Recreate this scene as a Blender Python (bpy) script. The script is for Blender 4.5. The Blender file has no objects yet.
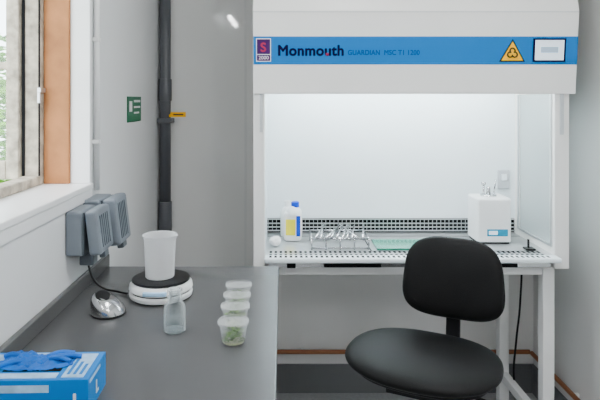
import bpy, bmesh, math, random
from mathutils import Vector, Matrix, noise
random.seed(4)
scene=bpy.context.scene
col=scene.collection

# ---------------------------------------------------------------- materials
def mat(name,color,rough=0.5,metal=0.0,var=0.04,scale=6.0,bump=0.0,bscale=80.0,coat=0.0,emit=None,estr=0.0,spec=0.5,sheen=0):
    m=bpy.data.materials.new(name); m.use_nodes=True
    nt=m.node_tree; b=nt.nodes['Principled BSDF']
    b.inputs['Roughness'].default_value=rough
    b.inputs['Metallic'].default_value=metal
    b.inputs['Coat Weight'].default_value=coat
    b.inputs['Specular IOR Level'].default_value=spec
    tc=nt.nodes.new('ShaderNodeTexCoord')
    n=nt.nodes.new('ShaderNodeTexNoise'); n.inputs['Scale'].default_value=scale; n.inputs['Detail'].default_value=4
    nt.links.new(tc.outputs['Object'],n.inputs['Vector'])
    r=nt.nodes.new('ShaderNodeValToRGB')
    c=color
    r.color_ramp.elements[0].position=0.3; r.color_ramp.elements[1].position=0.7
    r.color_ramp.elements[0].color=(c[0]*(1-var),c[1]*(1-var),c[2]*(1-var),1)
    r.color_ramp.elements[1].color=(min(1,c[0]*(1+var)),min(1,c[1]*(1+var)),min(1,c[2]*(1+var)),1)
    nt.links.new(n.outputs['Fac'],r.inputs['Fac'])
    nt.links.new(r.outputs['Color'],b.inputs['Base Color'])
    if bump>0:
        n2=nt.nodes.new('ShaderNodeTexNoise'); n2.inputs['Scale'].default_value=bscale; n2.inputs['Detail'].default_value=3
        nt.links.new(tc.outputs['Object'],n2.inputs['Vector'])
        bp=nt.nodes.new('ShaderNodeBump'); bp.inputs['Strength'].default_value=bump; bp.inputs['Distance'].default_value=0.002
        nt.links.new(n2.outputs['Fac'],bp.inputs['Height']); nt.links.new(bp.outputs['Normal'],b.inputs['Normal'])
    if emit:
        b.inputs['Emission Color'].default_value=(*emit,1); b.inputs['Emission Strength'].default_value=estr
    return m
def clear(name,tint=(1,1,1),op=0.15,rough=0.05,body=(0.9,0.9,0.9),edge=0.55):
    m=bpy.data.materials.new(name); m.use_nodes=True
    nt=m.node_tree; b=nt.nodes['Principled BSDF']; out=nt.nodes['Material Output']
    b.inputs['Base Color'].default_value=(*body,1); b.inputs['Roughness'].default_value=rough
    t=nt.nodes.new('ShaderNodeBsdfTransparent'); t.inputs['Color'].default_value=(*tint,1)
    lw=nt.nodes.new('ShaderNodeLayerWeight'); lw.inputs['Blend'].default_value=0.25
    ma=nt.nodes.new('ShaderNodeMath'); ma.operation='MULTIPLY_ADD'
    ma.inputs[1].default_value=edge; ma.inputs[2].default_value=op; ma.use_clamp=True
    nt.links.new(lw.outputs['Facing'],ma.inputs[0])
    mx=nt.nodes.new('ShaderNodeMixShader')
    nt.links.new(ma.outputs[0],mx.inputs[0]); nt.links.new(t.outputs[0],mx.inputs[1]); nt.links.new(b.outputs[0],mx.inputs[2])
    nt.links.new(mx.outputs[0],out.inputs['Surface'])
    return m
def pane(name,tint=(0.96,0.99,0.98),refl=0.05):
    m=bpy.data.materials.new(name); m.use_nodes=True
    nt=m.node_tree; nt.nodes.remove(nt.nodes['Principled BSDF']); out=nt.nodes['Material Output']
    t=nt.nodes.new('ShaderNodeBsdfTransparent'); t.inputs['Color'].default_value=(*tint,1)
    g=nt.nodes.new('ShaderNodeBsdfGlossy'); g.inputs['Roughness'].default_value=0.02
    fr=nt.nodes.new('ShaderNodeFresnel'); fr.inputs['IOR'].default_value=1.4
    mx=nt.nodes.new('ShaderNodeMixShader')
    nt.links.new(fr.outputs[0],mx.inputs[0]); nt.links.new(t.outputs[0],mx.inputs[1]); nt.links.new(g.outputs[0],mx.inputs[2])
    nt.links.new(mx.outputs[0],out.inputs['Surface'])
    return m

M_wallL=mat('wall_panel_white',(0.84,0.85,0.86),0.22,var=0.03,scale=1.5,bump=0.15,bscale=6)
M_wallB=mat('wall_panel_grey',(0.755,0.75,0.735),0.04,var=0.03,scale=1.2,bump=0.02,bscale=5)
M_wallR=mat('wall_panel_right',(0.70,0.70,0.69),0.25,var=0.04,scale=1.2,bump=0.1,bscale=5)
M_ceil=mat('ceiling_white',(0.85,0.85,0.85),0.6)
M_floor=mat('floor_vinyl',(0.36,0.37,0.38),0.4,var=0.12,scale=60)
M_skirt=mat('skirting_vinyl',(0.13,0.135,0.14),0.45)
M_white=mat('painted_white_steel',(0.84,0.84,0.83),0.35,var=0.015)
M_body=mat('cabinet_cream_steel',(0.84,0.83,0.805),0.35,var=0.015)
M_inner=mat('cabinet_inner_steel',(0.80,0.87,0.90),0.3,var=0.01)
M_trimw=mat('window_white_gloss',(0.86,0.86,0.86),0.3,var=0.03)
M_oldpaint=mat('weathered_paint',(0.40,0.35,0.28),0.8,var=0.40,scale=28,bump=0.6,bscale=40)
M_wood=mat('bare_timber',(0.38,0.155,0.055),0.6,var=0.18,scale=14,bump=0.2,spec=0.25)
M_bench=mat('bench_grey_laminate',(0.080,0.081,0.083),0.27,var=0.06,scale=3,bump=0.05,bscale=200)
M_benchb=mat('bench_carcass',(0.5,0.5,0.5),0.5)
M_blue=mat('blue_band_vinyl',(0.0,0.14,0.42),0.45,var=0.01,spec=0.15)
M_navy=mat('navy_print',(0.006,0.004,0.03),0.6,spec=0.05)
M_red=mat('logo_red',(0.35,0.02,0.07),0.5,spec=0.1)
M_yellow=mat('hazard_yellow',(0.95,0.50,0.0),0.4,spec=0.1)
M_black=mat('black_plastic',(0.007,0.007,0.008),0.4,spec=0.22)
M_vinyl=mat('black_vinyl',(0.004,0.004,0.004),0.5,bump=0.35,bscale=350,var=0.1,spec=0.13)
M_dark=mat('dark_gap',(0.006,0.006,0.007),0.7,spec=0.1)
M_steel=mat('stainless_steel',(0.62,0.63,0.64),0.22,metal=1.0,var=0.05)
M_steelm=mat('matt_steel',(0.60,0.62,0.63),0.3,metal=0.7)
M_chrome=mat('satin_chrome',(0.45,0.45,0.46),0.2,metal=1.0)
M_pipe=mat('grey_soil_pipe',(0.07,0.075,0.085),0.4)
M_conduit=mat('white_conduit',(0.80,0.80,0.80),0.35)
M_box=mat('socket_grey_plastic',(0.15,0.175,0.205),0.4)
M_boxd=mat('socket_dark_grey',(0.06,0.075,0.09),0.4)
M_green=mat('sign_green',(0.01,0.13,0.06),0.5,spec=0.3)
M_copper=mat('copper_pipe',(0.30,0.11,0.045),0.4,metal=0.4)
M_plasw=mat('white_plastic',(0.82,0.83,0.83),0.3)
M_bluecap=mat('cap_blue',(0.0,0.04,0.42),0.35,spec=0.2)
M_label=mat('label_yellow',(0.75,0.66,0.03),0.5,spec=0.2)
M_labelb=mat('label_teal',(0.0,0.22,0.36),0.5,spec=0.2)
M_gbox=mat('glove_box_blue',(0.0,0.16,0.50),0.45,var=0.05,spec=0.15)
M_gboxw=mat('glove_box_white',(0.36,0.58,0.80),0.45,var=0.2,scale=40,spec=0.2)
M_glove=mat('nitrile_blue',(0.0,0.12,0.52),0.45,var=0.3,scale=20,bump=0.2,spec=0.25)
M_leaf=mat('leaf_green',(0.12,0.30,0.02),0.6,var=0.6,scale=3,spec=0.2)
M_plant=mat('seedling_green',(0.08,0.19,0.01),0.6,var=0.5,scale=90,spec=0.2)
M_agar=mat('agar_gel',(0.36,0.38,0.20),0.3)
M_screen=mat('display_panel',(0.5,0.6,0.68),0.3,emit=(0.75,0.85,0.95),estr=0.9)
M_grass=mat('grass',(0.12,0.2,0.05),0.8,var=0.4)
M_lamp=mat('lamp_diffuser',(0.9,0.9,0.9),0.5,emit=(0.98,0.985,1.0),estr=125)
M_tube=mat('cabinet_tube_glow',(0.9,0.9,0.9),0.5,emit=(0.86,0.965,1.0),estr=44)
M_beaker=clear('beaker_polypropylene',(0.95,0.95,0.95),0.38,0.3,(0.86,0.87,0.88),0.4)
M_glass=clear('bottle_glass',(0.92,0.94,0.945),0.04,0.03,(0.66,0.70,0.71),0.95)
M_cup=clear('cup_plastic',(0.96,0.97,0.97),0.05,0.08,(0.85,0.86,0.86),0.6)
M_pane=pane('clear_glass_pane')
M_hazeglass=clear('side_glass_milky_haze',(0.93,0.96,0.96),0.36,0.12,(0.70,0.78,0.79),0.2)  # milky body colour stands in for bright cabinet interior reflected in the glass
M_green_glass=clear('green_edge_glass',(0.70,0.92,0.86),0.35,0.05,(0.15,0.40,0.32))

# ---------------------------------------------------------------- helpers
def root(name,loc):
    e=bpy.data.objects.new(name,None); e.location=loc; e.empty_display_size=0.05; col.objects.link(e); return e
def attach(o,parent):
    if parent is not None:
        o.parent=parent; o.matrix_parent_inverse=Matrix.Translation(-Vector(parent.location))
def fin(name,bm,m,parent=None,smooth=False,bevel=0,seg=2,sub=0):
    me=bpy.data.meshes.new(name); bmesh.ops.recalc_face_normals(bm,faces=bm.faces[:]); bm.to_mesh(me); bm.free()
    o=bpy.data.objects.new(name,me); col.objects.link(o)
    for mm in (m if isinstance(m,(list,tuple)) else [m]): me.materials.append(mm)
    if smooth:
        for p in me.polygons: p.use_smooth=True
    if bevel>0:
        b=o.modifiers.new('b','BEVEL'); b.width=bevel; b.segments=seg; b.limit_method='ANGLE'
        b.harden_normals=False
    if sub:
        s=o.modifiers.new('s','SUBSURF'); s.levels=sub; s.render_levels=sub
    attach(o,parent); return o
def addbox(bm,lo,hi,M=None,mi=0):
    vs=[bm.verts.new((x,y,z)) for x in (lo[0],hi[0]) for y in (lo[1],hi[1]) for z in (lo[2],hi[2])]
    if M is not None:
        for v in vs: v.co=M@v.co
    for f in ((0,1,3,2),(4,6,7,5),(0,4,5,1),(2,3,7,6),(0,2,6,4),(1,5,7,3)):
        fc=bm.faces.new([vs[i] for i in f]); fc.material_index=mi
def box(name,lo,hi,m,parent=None,bevel=0.0,M=None,seg=2):
    bm=bmesh.new(); addbox(bm,lo,hi,M); return fin(name,bm,m,parent,bevel=bevel,seg=seg)
def boxes(name,lst,m,parent=None,bevel=0.0,M=None):
    bm=bmesh.new()
    for lo,hi in lst: addbox(bm,lo,hi,M)
    return fin(name,bm,m,parent,bevel=bevel)
def prism(name,prof,x0,x1,m,parent=None,bevel=0.0):
    bm=bmesh.new()
    a=[bm.verts.new((x0,y,z)) for y,z in prof]; b=[bm.verts.new((x1,y,z)) for y,z in prof]
    bm.faces.new(a); bm.faces.new(b[::-1])
    n=len(prof)
    for i in range(n): bm.faces.new([a[i],b[i],b[(i+1)%n],a[(i+1)%n]])
    return fin(name,bm,m,parent,bevel=bevel)
def addcyl(bm,p0,p1,r0,r1=None,seg=20):
    p0=Vector(p0);p1=Vector(p1); r1=r0 if r1 is None else r1
    d=(p1-p0); q=d.to_track_quat('Z','Y').to_matrix()
    A=[];B=[]
    for i in range(seg):
        a=2*math.pi*i/seg; u=q@Vector((math.cos(a),math.sin(a),0))
        A.append(bm.verts.new(p0+u*r0)); B.append(bm.verts.new(p1+u*r1))
    bm.faces.new(A[::-1]); bm.faces.new(B)
    for i in range(seg): bm.faces.new([A[i],A[(i+1)%seg],B[(i+1)%seg],B[i]])
def cyl(name,p0,p1,r0,m,parent=None,r1=None,seg=24,bevel=0.0):
    bm=bmesh.new(); addcyl(bm,p0,p1,r0,r1,seg); o=fin(name,bm,m,parent,bevel=bevel)
    for p in o.data.polygons: p.use_smooth=len(p.vertices)==4
    return o
def lathe(name,prof,c,m,parent=None,seg=40,sx=1,sy=1,M=None,closed=False,smooth=True):
    bm=bmesh.new(); rings=[]
    for r,z in prof:
        if r<1e-6: rings.append([bm.verts.new((0,0,z))])
        else: rings.append([bm.verts.new((r*sx*math.cos(2*math.pi*i/seg),r*sy*math.sin(2*math.pi*i/seg),z)) for i in range(seg)])
    for a,b in zip(rings[:-1],rings[1:]):
        for i in range(seg):
            j=(i+1)%seg
            if len(a)==1 and len(b)==1: continue
            if len(a)==1: bm.faces.new([a[0],b[i],b[j]])
            elif len(b)==1: bm.faces.new([a[i],b[0],a[j]])
            else: bm.faces.new([a[i],b[i],b[j],a[j]])
    T=Matrix.Translation(Vector(c))@(M if M is not None else Matrix())
    bmesh.ops.transform(bm,matrix=T,verts=bm.verts[:])
    o=fin(name,bm,m,parent)
    me=o.data
    for p in me.polygons: p.use_smooth=smooth
    if smooth:
        md=o.modifiers.new('e','EDGE_SPLIT'); md.split_angle=math.radians(40)
    return o
def tube(name,pts,r,m,parent=None,res=8):
    cu=bpy.data.curves.new(name,'CURVE'); cu.dimensions='3D'; cu.bevel_depth=r; cu.bevel_resolution=4; cu.use_fill_caps=True
    sp=cu.splines.new('BEZIER'); sp.bezier_points.add(len(pts)-1)
    for bp,p in zip(sp.bezier_points,pts):
        bp.co=p; bp.handle_left_type=bp.handle_right_type='AUTO'
    sp.resolution_u=res
    o=bpy.data.objects.new(name,cu); col.objects.link(o); cu.materials.append(m)
    dg=bpy.context.evaluated_depsgraph_get()
    me=bpy.data.meshes.new_from_object(o.evaluated_get(dg)); bpy.data.objects.remove(o)
    o=bpy.data.objects.new(name,me); col.objects.link(o)
    if not me.materials: me.materials.append(m)
    for p in me.polygons: p.use_smooth=True
    attach(o,parent); return o
def pillow(name,w,h,t,m,M,parent=None,ex=3.2,bend=0.0,rings=14,seg=72,crown=0.35,taper=0.0):
    bm=bmesh.new()
    def pt(r,a,s):
        ca,sa=math.cos(a),math.sin(a)
        x=math.copysign(abs(ca)**(2/ex),ca)*w/2*r; y=math.copysign(abs(sa)**(2/ex),sa)*h/2*r
        x*=1+taper*(-y/(h/2))
        z=s*t/2*((1-crown)*(1-r**10)**0.5+crown*(1-r*r))
        z+=bend*(x/(w/2))**2
        return (x,y,z)
    for s in (1,-1):
        prev=[bm.verts.new(pt(0,0,s))]
        for k in range(1,rings+1):
            r=math.sin(k/rings*math.pi/2)**0.7 if k<rings else 1
            cur=[bm.verts.new(pt(r,2*math.pi*i/seg,s)) for i in range(seg)]
            for i in range(seg):
                j=(i+1)%seg
                if len(prev)==1: bm.faces.new([prev[0],cur[i],cur[j]])
                else: bm.faces.new([prev[i],cur[i],cur[j],prev[j]])
            prev=cur
    bmesh.ops.remove_doubles(bm,verts=bm.verts[:],dist=1e-5)
    bmesh.ops.transform(bm,matrix=M,verts=bm.verts[:])
    return fin(name,bm,m,parent,smooth=True)
def text(name,s,loc,size,m,parent,rot,width=None,bold=0.0):
    cu=bpy.data.curves.new(name,'FONT'); cu.body=s; cu.size=size; cu.extrude=0.0005
    cu.space_character=1.06 if bold else 1.0
    cu.materials.append(m)
    o=bpy.data.objects.new(name,cu); col.objects.link(o)
    dg=bpy.context.evaluated_depsgraph_get()
    me=bpy.data.meshes.new_from_object(o.evaluated_get(dg)); bpy.data.objects.remove(o)
    xs=[v.co.x for v in me.vertices]
    k=width/(max(xs)-min(xs)) if width else 1
    base=me.copy(); bm=bmesh.new()
    offs=[(0,0)] if not bold else [(bold*math.cos(a),bold*math.sin(a)) for a in [i*math.pi/4 for i in range(8)]]
    for n_,(dx,dy) in enumerate(offs):
        tmp=base.copy(); tmp.transform(Matrix.Translation((dx,dy,0.00002*n_))); bm.from_mesh(tmp)
    me=bpy.data.meshes.new(name); bm.to_mesh(me); bm.free()
    me.materials.append(m)
    T=Matrix.Translation(Vector(loc))@rot@Matrix.Diagonal((k,1,1,1))
    me.transform(T)
    o=bpy.data.objects.new(name,me); col.objects.link(o); attach(o,parent); return o

# ---------------------------------------------------------------- room
XL,XR,YB,YF,ZC=-0.65,1.335,3.08,-1.8,2.5
WY0,WY1,WZ0,WZ1=0.75,1.945,1.27,2.30
box('floor',(XL-0.2,YF-0.1,-0.06),(XR+0.1,YB+0.1,0),M_floor)
box('ceiling',(XL-0.2,YF-0.1,ZC),(XR+0.1,YB+0.1,ZC+0.06),M_ceil)
box('wall_back',(XL-0.17,YB,0),(XR+0.1,YB+0.1,ZC),M_wallB)
box('wall_front',(XL-0.17,YF-0.1,0),(XR+0.1,YF,ZC),M_wallR)
box('wall_right',(XR,YF,0),(XR+0.1,YB,ZC),M_wallR)
boxes('wall_left',[((XL-0.17,YF,0),(XL,YB,WZ0-0.02)),((XL-0.17,YF,WZ1),(XL,YB,ZC)),
   ((XL-0.17,YF,WZ0-0.02),(XL,WY0,WZ1)),((XL-0.17,WY1+0.02,WZ0-0.02),(XL,YB,WZ1))],M_wallL)
box('baseboard_back',(XL,YB-0.012,0),(XR,YB,0.15),M_skirt)
box('baseboard_right',(XR-0.012,YF,0),(XR,YB-0.012,0.15),M_skirt)
box('trim_1',(0.0-0.2,YB-0.004,0.15),(-0.19,YB,ZC),M_wallR)
box('trim_2',(XR-0.004,2.05,0.15),(XR,2.09,ZC),M_wallL)

# window
w=root('window_1',(XL-0.1,1.35,WZ0))
box('sill_board',(XL-0.19,WY0,WZ0-0.02),(XL+0.012,WY1+0.02,WZ0),M_trimw,w,0.004)
box('sill_apron',(XL,WY0,WZ0-0.055),(XL+0.008,WY1+0.02,WZ0-0.02),M_trimw,w,0.002)
box('jamb_lining_far',(XL-0.06,WY1,WZ0),(XL+0.006,WY1+0.02,WZ1),M_trimw,w,0.002)
box('jamb_timber_far',(XL-0.145,WY1-0.012,WZ0),(XL-0.06,WY1+0.02,WZ1),M_wood,w,0.003)
box('jamb_lining_near',(XL-0.17,WY0,WZ0),(XL+0.006,WY0+0.02,WZ1),M_trimw,w,0.002)
box('head_lining',(XL-0.17,WY0+0.02,WZ1-0.02),(XL+0.006,WY1,WZ1),M_trimw,w,0.002)
boxes('frame_old',[((XL-0.20,WY1-0.035,WZ0),(XL-0.146,WY1+0.02,WZ1-0.02)),((XL-0.20,WY0+0.02,WZ0),(XL-0.146,WY0+0.07,WZ1-0.02)),
    ((XL-0.20,WY0+0.07,WZ0),(XL-0.146,WY1-0.035,WZ0+0.03)),
    ((XL-0.20,1.32,WZ0+0.03),(XL-0.146,1.36,WZ1-0.02))],M_oldpaint,w,0.004)
boxes('dark_gap_strips',[((XL-0.204,WY1-0.040,WZ0+0.03),(XL-0.196,WY1-0.030,WZ1-0.02)),((XL-0.152,WY1-0.037,WZ0+0.03),(XL-0.147,WY1-0.034,WZ1-0.02))],M_dark,w)  # added dark strips stand for the dark gap beside the frame stile
C=Matrix.Translation((XL-0.205,WY1-0.02,WZ0+0.02))@Matrix.Rotation(math.radians(172),4,'Z')
cw,ch=0.52,0.98
boxes('casement_open',[((0,0,0),(0.045,0.035,ch)),((cw-0.045,0,0),(cw,0.035,ch)),((0.045,0,0),(cw-0.045,0.035,0.06)),((0.045,0,ch-0.05),(cw-0.045,0.035,ch)),((0.045,0.006,0.36),(cw-0.045,0.029,0.385))],M_oldpaint,w,0.004,M=C)
box('casement_glass',(0.045,0.015,0.06),(cw-0.045,0.019,ch-0.05),M_pane,w,M=C)
boxes('latch',[((XL-0.150,WY1-0.05,1.575),(XL-0.138,WY1-0.012,1.59)),((XL-0.150,WY1-0.05,1.54),(XL-0.141,WY1-0.042,1.575))],M_steelm,w,0.001)
box('fixed_glass',(XL-0.176,WY0+0.07,WZ0+0.03),(XL-0.172,1.32,WZ1-0.02),M_pane,w)
box('ground_outside',(-14,-4,-0.5),(XL-0.4,16,-0.4),M_grass)
bm=bmesh.new()
for i in range(6500):
    a=random.uniform(0,6.28); u=random.random()**0.4
    ph=random.uniform(-1,1); rr=math.sqrt(1-ph*ph)*u
    p=Vector((-3.3+1.5*rr*math.cos(a),6.0+1.6*rr*math.sin(a),0.95+1.35*ph*u))
    q=Matrix.Rotation(random.uniform(0,6.28),3,'Z')@Matrix.Rotation(random.uniform(-1.3,1.3),3,'X')
    s=random.uniform(0.05,0.10)
    vs=[bm.verts.new(p+q@Vector(v)*s) for v in ((-0.9,0,0),(0,-0.4,0.08),(0.9,0,0),(0,0.4,0.08))]
    bm.faces.new(vs)
g=root('garden_shrub',(-3.3,6,-0.4))
fin('foliage',bm,M_leaf,g)
cyl('trunk',(-3.3,6,-0.4),(-3.3,6,0.8),0.08,M_wood,g,r1=0.04)

# ---------------------------------------------------------------- services on walls
p=root('soil_pipe',(-0.6,3.03,1.0))
px_=-0.611
cyl('main_run',(px_,3.034,0.86),(px_,3.034,ZC),0.029,M_pipe,p)
cyl('lower_run',(px_,3.034,0.0),(px_,3.034,0.86),0.029,M_pipe,p)
cyl('coupling',(px_,3.034,0.84),(px_,3.034,1.02),0.035,M_pipe,p,bevel=0.003)
cyl('coupling_upper',(px_,3.034,1.545),(px_,3.034,1.66),0.034,M_pipe,p,bevel=0.003)
boxes('wall_bracket',[((-0.647,3.0,1.43),(-0.570,YB,1.455))],M_pipe,p,0.003)
t=root('yellow_pipe_tag',(-0.53,2.99,1.46))
box('tag',(-0.574,2.985,1.462),(-0.495,2.989,1.488),M_yellow,t,0.001)
boxes('tag_print',[((-0.560,2.984,1.472),(-0.508,2.985,1.478))],M_navy,t)
box('tag_stem',(-0.582,2.989,1.462),(-0.574,3.005,1.476),M_yellow,t)

c=root('conduit',(-0.635,2.0,1.3))
cyl('pipe_run',(-0.637,1.995,1.24),(-0.637,1.995,ZC),0.0095,M_conduit,c)
boxes('saddles',[((XL,1.982,zz),(XL+0.024,2.008,zz+0.014)) for zz in (1.40,1.75,2.1)],M_conduit,c,0.002)

s=root('weatherproof_socket',(-0.6,1.8,1.15))
def sock(y0,y1,z0,z1,d,tag):
    box('backbox_'+tag,(XL,y0,z0),(XL+d*0.55,y1,z1),M_box,s,0.008,seg=3)
    box('gasket_'+tag,(XL+d*0.55,y0+0.003,z0+0.003),(XL+d*0.6,y1-0.003,z1-0.003),M_boxd,s,0.002)
    R=Matrix.Translation((XL+d*0.6,0,z1))@Matrix.Rotation(math.radians(-7),4,'Y')@Matrix.Translation((-(XL+d*0.6),0,-z1))
    box('lid_'+tag,(XL+d*0.6,y0-0.002,z0),(XL+d*1.0,y1+0.002,z1),M_box,s,0.010,M=R,seg=3)
    box('clasp_'+tag,(XL+d*0.75,y0+0.045,z0-0.018),(XL+d*0.95,y1-0.045,z0+0.012),M_boxd,s,0.003,M=R)
    boxes('lid_ribs_'+tag,[((XL+d*1.0-0.001,y0+0.02+0.018*i,z0+0.02),(XL+d*1.0+0.002,y0+0.024+0.018*i,z1-0.02)) for i in range(5)],M_boxd,s,0.0,M=R)
sock(1.735,1.865,1.08,1.215,0.095,'1')
sock(1.885,2.02,1.07,1.225,0.108,'2')
box('plug_under',(XL+0.02,1.80,1.035),(XL+0.065,1.845,1.08),M_boxd,s,0.005)
tube('cable',[(XL+0.04,1.82,1.04),(XL+0.06,1.82,0.985),(XL+0.09,1.83,0.955),(XL+0.13,1.83,0.946),(-0.484,1.81,0.946)],0.0035,M_black,s)

g=root('green_safety_sign',(XL,2.56,1.5))
box('plate',(XL,2.43,1.455),(XL+0.004,2.66,1.565),M_green,g,0.001)
boxes('print',[((XL+0.004,2.53,1.54),(XL+0.0046,2.64,1.550)),((XL+0.004,2.53,1.515),(XL+0.0046,2.64,1.523)),((XL+0.004,2.53,1.49),(XL+0.0046,2.62,1.498)),((XL+0.004,2.455,1.50),(XL+0.0046,2.50,1.545))],M_plasw,g)

hp=root('heating_pipe',(0.4,3.04,0.23))
tube('pipe',[(-0.55,3.045,0.228),(0.5,3.045,0.228),(1.2,3.045,0.228),(1.30,3.045,0.228)],0.0115,M_copper,hp)
boxes('clips',[((x,3.04,0.222),(x+0.016,YB-0.001,0.236)) for x in (0.1,0.7,1.1)],M_plasw,hp)
hp2=root('heating_pipe.001',(1.305,1.5,0.22))
tube('pipe_side',[(1.305,3.03,0.228),(1.305,2.0,0.222),(1.305,0.0,0.215)],0.0115,M_copper,hp2)
boxes('clips_side',[((1.30,y,0.216),(XR-0.001,y+0.016,0.230)) for y in (0.6,1.6,2.6)],M_plasw,hp2)

# ---------------------------------------------------------------- bench
b=root('lab_bench',(-0.33,1.3,0))
box('worktop',(XL+0.002,0.35,0.905),(-0.012,2.13,0.94),M_bench,b,0.004)
up=root('bench_upstand',(XL+0.01,1.3,0.94))
box('strip',(XL+0.001,0.35,0.9402),(XL+0.018,2.13,0.985),M_bench,up,0.003)
box('carcass',(XL+0.04,0.40,0.10),(-0.05,2.08,0.905),M_benchb,b,0.003)
box('plinth',(XL+0.08,0.44,0.0),(-0.09,2.04,0.10),M_skirt,b)
boxes('doors',[((-0.05,0.41+i*0.555,0.12),(-0.032,0.41+i*0.555+0.545,0.895)) for i in range(3)],M_benchb,b,0.002)
boxes('handles',[((-0.032,0.62+i*0.555,0.84),(-0.02,0.74+i*0.555,0.85)) for i in range(3)],M_steel,b,0.002)
ZB=0.9402

h=root('laboratory_balance',(-0.37,1.80,ZB))
cx,cy=-0.375,1.80
lathe('lower_body',[(0,0.004),(0.088,0.004),(0.095,0.008),(0.097,0.018),(0.094,0.023),(0,0.023)],(cx,cy,ZB),M_plasw,h)
lathe('gap_ring',[(0.0,0.023),(0.090,0.023),(0.090,0.027),(0,0.027)],(cx,cy,ZB),M_dark,h)
lathe('upper_body',[(0,0.027),(0.093,0.027),(0.097,0.032),(0.095,0.045),(0.088,0.052),(0,0.052)],(cx,cy,ZB),M_plasw,h)
lathe('black_pan',[(0,0.052),(0.086,0.052),(0.089,0.055),(0.088,0.060),(0.082,0.061),(0,0.061)],(cx,cy,ZB),M_black,h)
lathe('feet',[(0,0),(0.06,0),(0.06,0.005),(0,0.005)],(cx,cy,ZB),M_black,h)
box('control_panel',(cx-0.035,cy-0.101,ZB+0.032),(cx+0.035,cy-0.088,ZB+0.044),M_gboxw,h,0.003)
bk=root('plastic_beaker',(-0.385,1.80,ZB+0.061))
z0=0.0615
prof=[(0,0),(0.041,0),(0.044,0.003),(0.0485,0.115),(0.052,0.128),(0.0535,0.131),(0.051,0.130),(0.0465,0.115),(0.042,0.004),(0,0.004)]
o=lathe('body',prof,(cx-0.004,cy,ZB+z0),M_beaker,bk)
for v in o.data.vertices:
    d=v.co-Vector((cx-0.004,cy,ZB+z0))
    if d.z>0.105:
        a=math.atan2(d.y,d.x)-math.radians(-20)
        a=(a+math.pi)%(2*math.pi)-math.pi
        k=math.exp(-(a/0.25)**2)*(d.z-0.105)/0.026
        r=math.hypot(d.x,d.y); v.co.x+=d.x/r*0.010*k; v.co.y+=d.y/r*0.010*k; v.co.z+=0.002*k

f=root('chrome_bunsen_lighter',(-0.5,1.65,ZB))
fx,fy=-0.495,1.655
lathe('base_ring',[(0,0),(0.047,0),(0.049,0.003),(0.048,0.006),(0,0.006)],(fx,fy,ZB),M_black,f)
pr=[(0.048,0.006)]+[(0.048*math.cos(a)**0.8,0.006+0.052*math.sin(a)) for a in [i/14*math.radians(62) for i in range(1,15)]]
o=lathe('dome',pr+[(0.0,pr[-1][1])],(fx,fy,ZB),M_chrome,f)
for v in o.data.vertices:
    d=v.co-Vector((fx,fy,ZB))
    if d.z>0.007: v.co.z=ZB+0.006+(d.z-0.006)*(1+(-d.x*6.5)); v.co.x+=-(d.z-0.006)*0.25
lathe('nozzle_opening',[(0,0.0),(0.020,0.0),(0.020,0.003),(0.0,0.003)],(fx-0.013,fy-0.012,ZB+0.0545),M_black,f,M=Matrix.Rotation(math.radians(18),4,'Y')@Matrix.Rotation(math.radians(22),4,'X'))

gb=root('glass_bottle',(-0.285,1.52,ZB))
bx,by=-0.283,1.53
lathe('glass',[(0,0.001),(0.025,0.001),(0.0285,0.004),(0.0285,0.062),(0.026,0.071),(0.0165,0.082),(0.0155,0.088),(0.0155,0.105),(0.0185,0.106),(0.0185,0.112),(0.014,0.112),(0.013,0.088),(0.015,0.080),(0.024,0.070),(0.0262,0.062),(0.0262,0.006),(0,0.005)],(bx,by,ZB),M_glass,gb)
lathe('neck_ring',[(0.0155,0.088),(0.0195,0.089),(0.0195,0.093),(0.0155,0.094)],(bx,by,ZB),M_glass,gb)
lathe('screw_rim',[(0.0188,0.104),(0.0200,0.105),(0.0200,0.112),(0.0188,0.113)],(bx,by,ZB),M_cup,gb)
lathe('water',[(0,0.006),(0.0258,0.0065),(0.0258,0.036),(0,0.036)],(bx,by,ZB),clear('water',(0.93,0.96,0.97),0.03,0.02,(0.8,0.85,0.86),0.3),gb)

for k,(x,y) in enumerate([(-0.122,1.455),(-0.126,1.565),(-0.128,1.655),(-0.13,1.745)]):
    cu=root('sample_cup' if k==0 else 'sample_cup.%03d'%k,(x,y,ZB))
    lathe('cup',[(0,0.001),(0.026,0.001),(0.028,0.003),(0.0355,0.050),(0.038,0.051),(0.038,0.053),(0.034,0.052),(0.0265,0.004),(0,0.003)],(x,y,ZB),M_cup,cu)
    lathe('lid',[(0.0385,0.049),(0.0395,0.050),(0.0395,0.057),(0.035,0.058),(0.0335,0.054),(0,0.054)],(x,y,ZB),M_cup,cu)
    lathe('gel',[(0,0.004),(0.0265,0.0045),(0.0275,0.009),(0,0.009)],(x,y,ZB),M_agar,cu)
    bm=bmesh.new()
    for i in range((150,60,110,90)[k]):
        a=random.uniform(0,6.28); r=0.027*random.random()**0.5
        pz=ZB+0.009+random.random()*0.026
        q=Matrix.Rotation(random.uniform(0,6.28),3,'Z')@Matrix.Rotation(random.uniform(-1.4,1.4),3,'X')
        vs=[bm.verts.new(Vector((x+r*math.cos(a),y+r*math.sin(a),pz))+q@Vector(v)*random.uniform(.004,.008)) for v in ((-1,0,0),(0,-0.5,0.1),(1,0,0),(0,0.5,0.1))]
        bm.faces.new(vs)
    fin('plant_tissue',bm,M_plant,cu)

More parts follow.
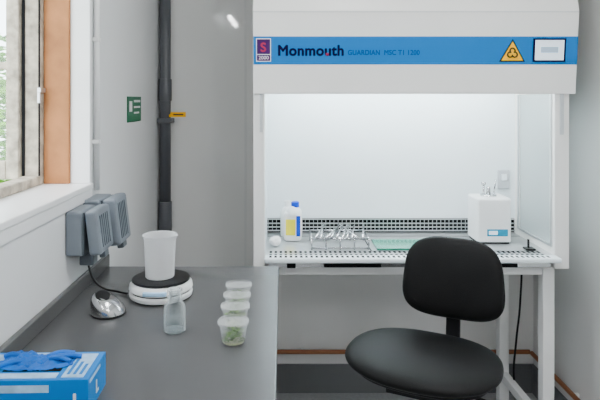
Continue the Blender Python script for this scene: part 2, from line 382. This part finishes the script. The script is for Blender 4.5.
gl=root('disposable_glove_box',(-0.5,1.18,ZB))
G=Matrix.Translation((-0.378,1.245,ZB))@Matrix.Rotation(math.radians(1.5),4,'Z')
box('carton',(-0.245,-0.125,0),(0,0,0.070),M_gbox,gl,0.0015,M=G)
boxes('top_label',[((-0.055,-0.116,0.070),(-0.012,-0.012,0.0712)),((-0.19,-0.118,0.070),(-0.065,-0.098,0.0712)),((-0.19,-0.020,0.070),(-0.065,-0.006,0.0712)),((-0.238,-0.116,0.070),(-0.200,-0.012,0.0712))],M_gboxw,gl,M=G)
boxes('front_label',[((-0.225,-0.1262,0.046),(-0.075,-0.125,0.060)),((0,-0.115,0.058),(0.0012,-0.045,0.064))],M_gboxw,gl,M=G)
box('opening',(-0.18,-0.09,0.0702),(-0.065,-0.027,0.0709),M_dark,gl,M=G)
for i in range(3):
    box('top_print_%d'%i,(-0.048+i*0.012,-0.105,0.0712),(-0.042+i*0.012,-0.04-0.01*(i%3),0.0716),M_gbox,gl,M=G)
RX=G@Matrix.Translation((-0.030,-0.1258,0.018))@Matrix.Rotation(math.radians(90),4,'X')
text('size_letter','L',(0,0,0),0.036,M_plasw,gl,RX,bold=0.001)
RX=G@Matrix.Translation((0.0006,-0.075,0.018))@Matrix.Rotation(math.radians(90),4,'Z')@Matrix.Rotation(math.radians(90),4,'X')
text('size_letter_end','L',(0,0,0),0.036,M_plasw,gl,RX,bold=0.001)
def sheet(name,cxy,L,W,ang,zz,amp,seed):
    bm=bmesh.new(); nx,ny=34,16; g=[]
    for i in range(nx+1):
        row=[]
        for j in range(ny+1):
            u=i/nx*2-1; v=j/ny*2-1
            wd=W*(1-0.55*u*u)
            x=u*L/2; y=v*wd/2
            z=amp*(1-u*u*0.8)*(1-v*v)+0.008*noise.noise(Vector((u*3.5+seed,v*3,seed)))+0.005*noise.noise(Vector((u*11,v*8,seed+3)))
            row.append(bm.verts.new((x,y,max(z,0.0005)+0.0)))
        g.append(row)
    for i in range(nx):
        for j in range(ny): bm.faces.new([g[i][j],g[i+1][j],g[i+1][j+1],g[i][j+1]])
    T=G@Matrix.Translation((cxy[0],cxy[1],zz))@Matrix.Rotation(ang,4,'Z')
    bmesh.ops.transform(bm,matrix=T,verts=bm.verts[:])
    o=fin(name,bm,M_glove,gl,smooth=True); md=o.modifiers.new('t','SOLIDIFY'); md.thickness=0.0006; return o
sheet('glove_palm',(-0.125,-0.055),0.15,0.07,0.05,0.0715,0.007,1.0)
sheet('glove_cuff',(-0.150,-0.045),0.10,0.06,-0.5,0.0725,0.012,5.0)
for i,(xa,ya,xb,yb,zt) in enumerate([(-0.10,-0.05,-0.055,-0.06,0.010),(-0.10,-0.045,-0.04,-0.035,0.008),(-0.11,-0.04,-0.06,-0.02,0.010),(-0.16,-0.04,-0.20,-0.03,0.010),(-0.15,-0.06,-0.19,-0.075,0.008)]):
    tube('glove_finger_%d'%i,[tuple(G@Vector((xa,ya,0.078))),tuple(G@Vector(((xa+xb)/2,(ya+yb)/2,0.072+zt))),tuple(G@Vector((xb,yb,0.076)))],0.005,M_glove,gl)

# ---------------------------------------------------------------- safety cabinet
k=root('biological_safety_cabinet',(0.53,2.65,0.0))
x0,x1=-0.116,1.18
T0=0.092
def fy_(z): return 2.33-(z-1.574)*T0
prism('hood',[(2.33,1.574),(fy_(1.905),1.905),(2.40,2.26),(2.98,2.26),(2.98,1.74),(2.352,1.74),(2.352,1.574)],x0,x1,M_body,k,0.004)
def slab(name,a,b_,z0,z1,m,o0=0.0,th=0.002,bevel=0):
    prof=[(fy_(z0)-o0,z0),(fy_(z1)-o0,z1),(fy_(z1)-o0-th,z1),(fy_(z0)-o0-th,z0)]
    return prism(name,prof,a,b_,m,k,bevel)
slab('blue_band',x0+0.002,x1-0.002,1.692,1.803,M_blue)
slab('seam_line',x0+0.001,x1-0.001,1.898,1.901,M_steelm,0.0,0.001)
slab('logo_plate',-0.103,-0.044,1.703,1.795,M_plasw,0.002,0.001)
M_plum=mat('logo_plum',(0.05,0.012,0.09),0.5,spec=0.1)
slab('logo_upper',-0.100,-0.047,1.733,1.792,M_plum,0.003,0.001)
slab('logo_lower',-0.100,-0.047,1.706,1.730,M_plum,0.003,0.001)
RT=Matrix.Rotation(math.radians(95.26),4,'X')
text('logo_letter','S',(-0.086,fy_(1.743)-0.0045,1.743),0.05,M_red,k,RT,bold=0.0015)
text('logo_small','2000',(-0.094,fy_(1.712)-0.0045,1.712),0.02,M_plasw,k,RT,width=0.04)
text('name_text','Monmouth',(-0.018,fy_(1.728)-0.0025,1.728),0.058,M_navy,k,RT,width=0.258,bold=0.0022)
text('model_text','GUARDIAN  MSC T1 1200',(0.262,fy_(1.730)-0.0025,1.730),0.028,mat('band_print',(0.0,0.05,0.2),0.5,spec=0.1),k,RT,width=0.285,bold=0.0006)
slab('name_accent',0.175,0.186,1.728,1.737,M_red,0.0045,0.001)
def tri(name,cx_,cz,s_,m,off):
    bm=bmesh.new(); pts=[(-s_/2,-s_*0.40),(s_/2,-s_*0.40),(0,s_*0.47)]
    A=[bm.verts.new((cx_+px,fy_(cz+pz)-off,cz+pz)) for px,pz in pts]
    B=[bm.verts.new((cx_+px,fy_(cz+pz)-off-0.001,cz+pz)) for px,pz in pts]
    bm.faces.new(A); bm.faces.new(B[::-1])
    for i in range(3): bm.faces.new([A[i],A[(i+1)%3],B[(i+1)%3],B[i]])
    return fin(name,bm,m,k)
tri('hazard_border',0.918,1.744,0.104,M_black,0.0022)
tri('hazard_field',0.918,1.742,0.086,M_yellow,0.0034)
for i,a in enumerate((90,210,330)):
    rr=0.0105; ccx=0.918+rr*math.cos(math.radians(a)); ccz=1.736+rr*math.sin(math.radians(a))
    pts=[]
    for j in range(15):
        t_=math.radians(a-145+ (j/14)*290)
        pts.append((ccx+0.0100*math.cos(t_),fy_(ccz)-0.005,ccz+0.0100*math.sin(t_)))
    tube('hazard_arc_%d'%i,pts,0.0030,M_black,k,res=2)
slab('display_bezel',1.000,1.130,1.702,1.795,M_navy,0.002,0.003)
slab('display_screen',1.008,1.122,1.709,1.788,M_screen,0.005,0.001)
slab('display_icons',1.03,1.10,1.738,1.762,mat('display_icon',(0.3,0.4,0.5),0.4,emit=(0.5,0.65,0.8),estr=0.3),0.006,0.0006)
zf=0.865
boxes('side_left',[((x0,2.352,zf),(x0+0.046,2.39,1.739)),((x0+0.002,2.39,zf),(x0+0.02,2.98,1.739))],M_body,k,0.003)
box('liner_left',(x0+0.034,2.39,0.92),(x0+0.046,2.76,1.739),M_inner,k)
boxes('side_right',[((1.105,2.352,zf),(1.165,2.385,1.739)),((1.105,2.385,zf),(1.165,2.98,0.955)),((1.105,2.385,1.574),(1.165,2.70,1.739)),((1.105,2.70,0.955),(1.165,2.98,1.739))],M_body,k,0.003)
box('side_glass',(1.108,2.385,0.955),(1.114,2.70,1.574),M_hazeglass,k)
boxes('glass_beads',[((1.098,2.37,0.95),(1.106,2.38,1.574)),((1.098,2.70,0.95),(1.106,2.710,1.574)),((1.098,2.38,0.95),(1.106,2.70,0.958))],M_steelm,k,0.001)
boxes('sash_guides',[((x0+0.026,2.344,1.42),(x0+0.038,2.352,1.574)),((1.126,2.344,1.41),(1.140,2.352,1.574))],M_steelm,k,0.001)
boxes('rear_shell',[((x0+0.02,2.94,zf),(1.105,2.98,1.739))],M_body,k)
box('back_liner',(x0+0.046,2.75,0.99),(1.105,2.76,1.739),M_inner,k)
box('grille_dark',(x0+0.046,2.762,0.92),(1.105,2.77,0.99),M_dark,k)
lst=[((x0+0.046,2.750,zz),(1.105,2.757,zz+0.0048)) for zz in (0.928,0.945,0.962,0.982)]
lst+=[((xx,2.752,0.93),(xx+0.002,2.757,0.985)) for xx in [x0+0.05+0.0195*i for i in range(60)]]
boxes('rear_grille_bars',lst,M_steelm,k)
box('work_tray',(x0+0.046,2.345,0.905),(1.105,2.762,0.92),M_steelm,k,0.002)
boxes('tray_seams',[((x0+0.05,2.68,0.9195),(1.10,2.684,0.9206)),((0.37,2.42,0.9195),(0.375,2.68,0.9206)),((0.72,2.42,0.9195),(0.724,2.68,0.9206)),((0.37,2.415,0.9195),(1.0,2.420,0.9206))],M_dark,k)
box('front_lip',(x0+0.046,2.285,0.905),(1.105,2.345,0.925),M_inner,k,0.006)
boxes('front_slots',[((x0+0.065+0.0205*i,2.30+0.045*j,0.9195+ (0.0056 if j<1 else 0.0)),(x0+0.075+0.0205*i,2.325+0.045*j,0.9212+(0.0045 if j<1 else 0.0))) for i in range(55) for j in range(3)],M_dark,k)
box('sump_pan',(x0+0.06,2.36,0.868),(1.095,2.93,0.905),M_steel,k,0.003)
boxes('sump_dark_reflections',[((0.02,2.335,0.872),(0.055,2.36,0.900)),((0.17,2.335,0.875),(0.40,2.36,0.890)),((0.62,2.335,0.875),(0.95,2.36,0.890))],M_dark,k,0.002)  # added dark blocks imitate the dark reflections under the front lip
boxes('lamp_tube',[((x0+0.10,yy,1.70),(1.05,yy+0.03,1.725)) for yy in (2.40,2.52)],M_tube,k,0.008)
lg=[]
for xx in (-0.075,1.08):
    for yy in (2.40,2.88):
        lg.append(((xx,yy,0.012),(xx+0.048,yy+0.048,0.865)))
lg+=[((-0.027,2.405,0.825),(1.08,2.44,0.864)),((-0.027,2.885,0.825),(1.08,2.92,0.864))]
lg+=[((xx+0.006,2.448,0.825),(xx+0.042,2.88,0.864)) for xx in (-0.075,1.08)]
lg+=[((xx+0.006,2.448,0.16),(xx+0.042,2.88,0.20)) for xx in (-0.075,1.08)]
boxes('stand',lg,M_white,k,0.003)
bm=bmesh.new()
for xx in (-0.051,1.104):
    for yy in (2.424,2.904): addcyl(bm,(xx,yy,0),(xx,yy,0.014),0.026,0.02)
fin('levelling_feet',bm,M_black,k)
tube('power_lead',[(1.185,2.93,0.88),(1.20,2.92,0.80),(1.17,2.85,0.55),(1.13,2.80,0.38),(1.12,2.80,0.20),(1.18,2.84,0.02),(1.25,2.95,0.008)],0.005,M_black,k)

# ---------- contents of cabinet
ZS=0.9208
bt=root('reagent_bottle',(0.045,2.58,ZS))
ax,ay=0.047,2.60
pillow('body',0.088,0.06,0.13,M_plasw,Matrix.Translation((ax,ay,ZS+0.065)),bt,ex=5,crown=0.03)
lathe('shoulder',[(0.036,0.118),(0.033,0.135),(0.02,0.15),(0.015,0.155),(0,0.155)],(ax+0.006,ay,ZS),M_plasw,bt)
lathe('cap',[(0,0.15),(0.018,0.15),(0.018,0.172),(0.012,0.175),(0,0.175)],(ax+0.012,ay,ZS),M_bluecap,bt)
box('label',(ax-0.03,ay-0.0325,ZS+0.03),(ax+0.012,ay-0.0305,ZS+0.10),M_label,bt)
box('blue_label',(ax+0.016,ay-0.0325,ZS+0.025),(ax+0.034,ay-0.0305,ZS+0.115),M_bluecap,bt)
b2=root('spray_bottle',(0.02,2.67,ZS))
lathe('body',[(0,0),(0.03,0),(0.032,0.004),(0.032,0.10),(0.022,0.125),(0.012,0.135),(0,0.135)],(0.025,2.70,ZS),M_plasw,b2)
lathe('cap',[(0,0.135),(0.014,0.135),(0.014,0.16),(0,0.162)],(0.025,2.70,ZS),M_plasw,b2)
rl=root('cotton_wool_ball',(-0.02,2.5,ZS))
bm=bmesh.new(); bmesh.ops.create_icosphere(bm,subdivisions=4,radius=0.026)
for v in bm.verts:
    v.co*=1+0.18*noise.noise(v.co*60); v.co.z*=0.8
zmin=min(v.co.z for v in bm.verts)
bmesh.ops.translate(bm,vec=(-0.028,2.50,ZS-zmin+0.0005),verts=bm.verts[:])
fin('tuft',bm,mat('cotton',(0.85,0.85,0.85),0.9),rl,smooth=True)

rk=root('dissection_tool_rack',(0.22,2.5,ZS))
bm=bmesh.new()
RX0,RX1=0.125,0.365
for (ya,za) in ((2.44,0.006),(2.60,0.006),(2.44,0.045),(2.60,0.045)):
    addcyl(bm,(RX0,ya,ZS+za),(RX1,ya,ZS+za),0.004,seg=8)
for i in range(5):
    xx=RX0+(RX1-RX0)*i/4
    for ya in (2.44,2.60): addcyl(bm,(xx,ya,ZS),(xx,ya,ZS+0.046),0.0035,seg=8)
    addcyl(bm,(xx,2.44,ZS+0.045),(xx,2.60,ZS+0.045),0.0035,seg=8)
fin('wire_frame',bm,M_chrome,rk,smooth=True)
bm=bmesh.new()
for i in range(10):
    xa=RX0+0.015+0.022*i; xb=min(max(xa+random.uniform(-0.09,0.09),0.115),0.37)
    addcyl(bm,(xa,2.41+random.uniform(0,0.03),ZS+0.052),(xb,2.63,ZS+0.054+random.uniform(0,0.016)),0.005,0.003,seg=8)
fin('forceps_and_scalpels',bm,M_chrome,rk,smooth=True)
gp=root('glass_cutting_plate',(0.5,2.5,ZS))
box('plate',(0.40,2.43,ZS),(0.62,2.60,ZS+0.006),M_green_glass,gp,0.001)
boxes('plate_edge',[((0.40,2.428,ZS),(0.62,2.43,ZS+0.007)),((0.398,2.428,ZS),(0.40,2.60,ZS+0.007)),((0.62,2.428,ZS),(0.622,2.60,ZS+0.007))],mat('glass_edge_green',(0.02,0.18,0.12),0.2),gp)
tw=root('steel_forceps',(0.7,2.5,ZS))
bm=bmesh.new()
addcyl(bm,(0.64,2.47,ZS+0.004),(0.80,2.46,ZS+0.004),0.0035,0.0015,seg=8)
addcyl(bm,(0.64,2.47,ZS+0.004),(0.80,2.475,ZS+0.006),0.0035,0.0015,seg=8)
fin('prongs',bm,M_chrome,tw,smooth=True)
st=root('bead_steriliser',(0.92,2.6,ZS))
box('housing',(0.853,2.53,ZS+0.006),(1.002,2.67,ZS+0.20),M_plasw,st,0.010,seg=4)
boxes('base',[((0.858,2.54,ZS),(0.995,2.66,ZS+0.008))],M_dark,st)
box('control_label',(0.895,2.528,ZS+0.035),(0.985,2.5302,ZS+0.065),M_labelb,st)
box('label_light',(0.902,2.527,ZS+0.042),(0.94,2.528,ZS+0.058),M_screen,st)
cyl('well_rim',(0.925,2.60,ZS+0.20),(0.925,2.60,ZS+0.207),0.035,M_steel,st)
bm=bmesh.new()
addcyl(bm,(0.90,2.59,ZS+0.207),(0.90,2.59,ZS+0.252),0.004,seg=10); addcyl(bm,(0.90,2.59,ZS+0.252),(0.90,2.59,ZS+0.262),0.010,seg=14)
addcyl(bm,(0.925,2.60,ZS+0.207),(0.925,2.60,ZS+0.24),0.010,0.008,seg=14); addcyl(bm,(0.945,2.59,ZS+0.207),(0.952,2.585,ZS+0.275),0.0035,seg=8)
fin('instrument_handles',bm,M_chrome,st,smooth=True)
so=root('wall_socket_outlet',(1.0,2.74,1.2))
box('plate',(1.02,2.738,1.13),(1.075,2.7495,1.22),mat('outlet_grey',(0.45,0.47,0.5),0.4),so,0.004)
box('switch',(1.035,2.733,1.17),(1.06,2.738,1.20),M_inner,so,0.001)
ip=root('black_inoculation_clip',(1.0,2.45,ZS))
boxes('body',[((1.02,2.42,ZS),(1.06,2.46,ZS+0.008)),((1.03,2.43,ZS+0.008),(1.038,2.44,ZS+0.045))],M_black,ip,0.002)

# ---------------------------------------------------------------- chair
chx,chy,chz=0.435,1.79,0.0
ch=root('swivel_chair',(chx,chy,0))
yaw=math.radians(-26)
B=Matrix.Translation((chx,chy,0))@Matrix.Rotation(yaw,4,'Z')
pillow('seat',0.468,0.375,0.072,M_vinyl,B@Matrix.Translation((0,0,0.748))@Matrix.Rotation(math.radians(2),4,'X'),ch,ex=2.4,bend=0.010,crown=0.45,taper=0.05)
pillow('seat_pan',0.40,0.31,0.022,M_black,B@Matrix.Translation((0,0,0.714)),ch,ex=2.6,crown=0.2)
Bk=B@Matrix.Translation((0.054,0.225,0.947))@Matrix.Rotation(math.radians(-7),4,'X')@Matrix.Rotation(math.radians(90),4,'X')
pillow('backrest',0.330,0.268,0.06,M_vinyl,Bk,ch,ex=3.3,bend=0.024,crown=0.4,taper=0.07)
def bl(lo,hi,name,m,bev=0.004): return box(name,lo,hi,m,ch,bev,M=B)
bl((0.021,0.05,0.672),(0.069,0.27,0.686),'back_bar_lower',M_black)
R=B@Matrix.Translation((0.045,0.255,0.672))@Matrix.Rotation(math.radians(-6),4,'X')
box('back_bar_upright',(-0.024,0,0),(0.024,0.014,0.25),M_black,ch,0.004,M=R)
bl((-0.09,-0.10,0.672),(0.09,0.10,0.704),'mechanism',M_black)
tube('height_lever',[tuple(B@Vector((0.05,0,0.680))),tuple(B@Vector((0.15,-0.01,0.672))),tuple(B@Vector((0.21,-0.01,0.660)))],0.006,M_black,ch)
cyl('gas_column',(chx,chy,0.40),(chx,chy,0.675),0.014,M_chrome,ch)
cyl('column_sleeve',(chx,chy,0.10),(chx,chy,0.42),0.025,M_chrome,ch)
cyl('hub',(chx,chy,0.07),(chx,chy,0.13),0.04,M_black,ch,bevel=0.004)
bm=bmesh.new(); bm2=bmesh.new()
for i in range(5):
    a=yaw+i*2*math.pi/5+0.3; d=Vector((math.cos(a),math.sin(a),0)); c0=Vector((chx,chy,0))
    addcyl(bm,c0+d*0.03+Vector((0,0,0.10)),c0+d*0.28+Vector((0,0,0.075)),0.022,0.014,seg=12)
    e=c0+d*0.275; t_=Vector((-d.y,d.x,0))
    addcyl(bm,e+Vector((0,0,0.05)),e+Vector((0,0,0.08)),0.008,seg=10)
    for sg in (-1,1): addcyl(bm2,e+t_*sg*0.006+Vector((0,0,0.026)),e+t_*sg*0.026+Vector((0,0,0.026)),0.026,seg=20)
fin('star_base',bm,M_black,ch,smooth=True); fin('castors',bm2,M_black,ch)
n=48
cu=[(chx+0.20*math.cos(2*math.pi*i/n),chy+0.20*math.sin(2*math.pi*i/n),0.30) for i in range(n+1)]
tube('foot_ring',cu,0.010,M_chrome,ch,res=2)
for i in range(3):
    a=yaw+i*2*math.pi/3; cyl('ring_spoke_%d'%i,(chx,chy,0.30),(chx+0.2*math.cos(a),chy+0.2*math.sin(a),0.30),0.008,M_chrome,ch)

# ---------------------------------------------------------------- lamps
for i,(lx,ly,hl) in enumerate([(-0.57,-0.56,0.45),(0.85,-0.5,0.5),(0.35,1.25,0.5)]):
    L=root('ceiling_batten_lamp' if i==0 else 'ceiling_batten_lamp.%03d'%i,(lx,ly,ZC))
    box('housing',(lx-0.04,ly-hl,ZC-0.03),(lx+0.04,ly+hl,ZC),M_white,L,0.003)
    box('diffuser',(lx-0.020,ly-hl+0.01,ZC-0.055),(lx+0.020,ly+hl-0.01,ZC-0.03),M_lamp,L,0.008)

# world
W=bpy.data.worlds.new('World'); scene.world=W; W.use_nodes=True
nt=W.node_tree; bg=nt.nodes['Background']
sky=nt.nodes.new('ShaderNodeTexSky'); sky.sky_type='HOSEK_WILKIE'; sky.turbidity=7; sky.sun_direction=(-0.3,-0.3,0.9)
mx=nt.nodes.new('ShaderNodeMix'); mx.data_type='RGBA'; mx.inputs['Factor'].default_value=0.6
nt.links.new(sky.outputs[0],mx.inputs['A']); mx.inputs['B'].default_value=(0.88,0.95,1,1)
nt.links.new(mx.outputs['Result'],bg.inputs['Color']); bg.inputs['Strength'].default_value=13.0

# camera
cd=bpy.data.cameras.new('camera'); cam=bpy.data.objects.new('camera',cd); col.objects.link(cam)
cam.location=(0,0,1.55); cam.rotation_euler=(math.radians(90),0,0)
cd.sensor_width=36; cd.lens=34.8; cd.shift_x=0.03; cd.shift_y=-1/6; cd.clip_start=0.02
scene.camera=cam
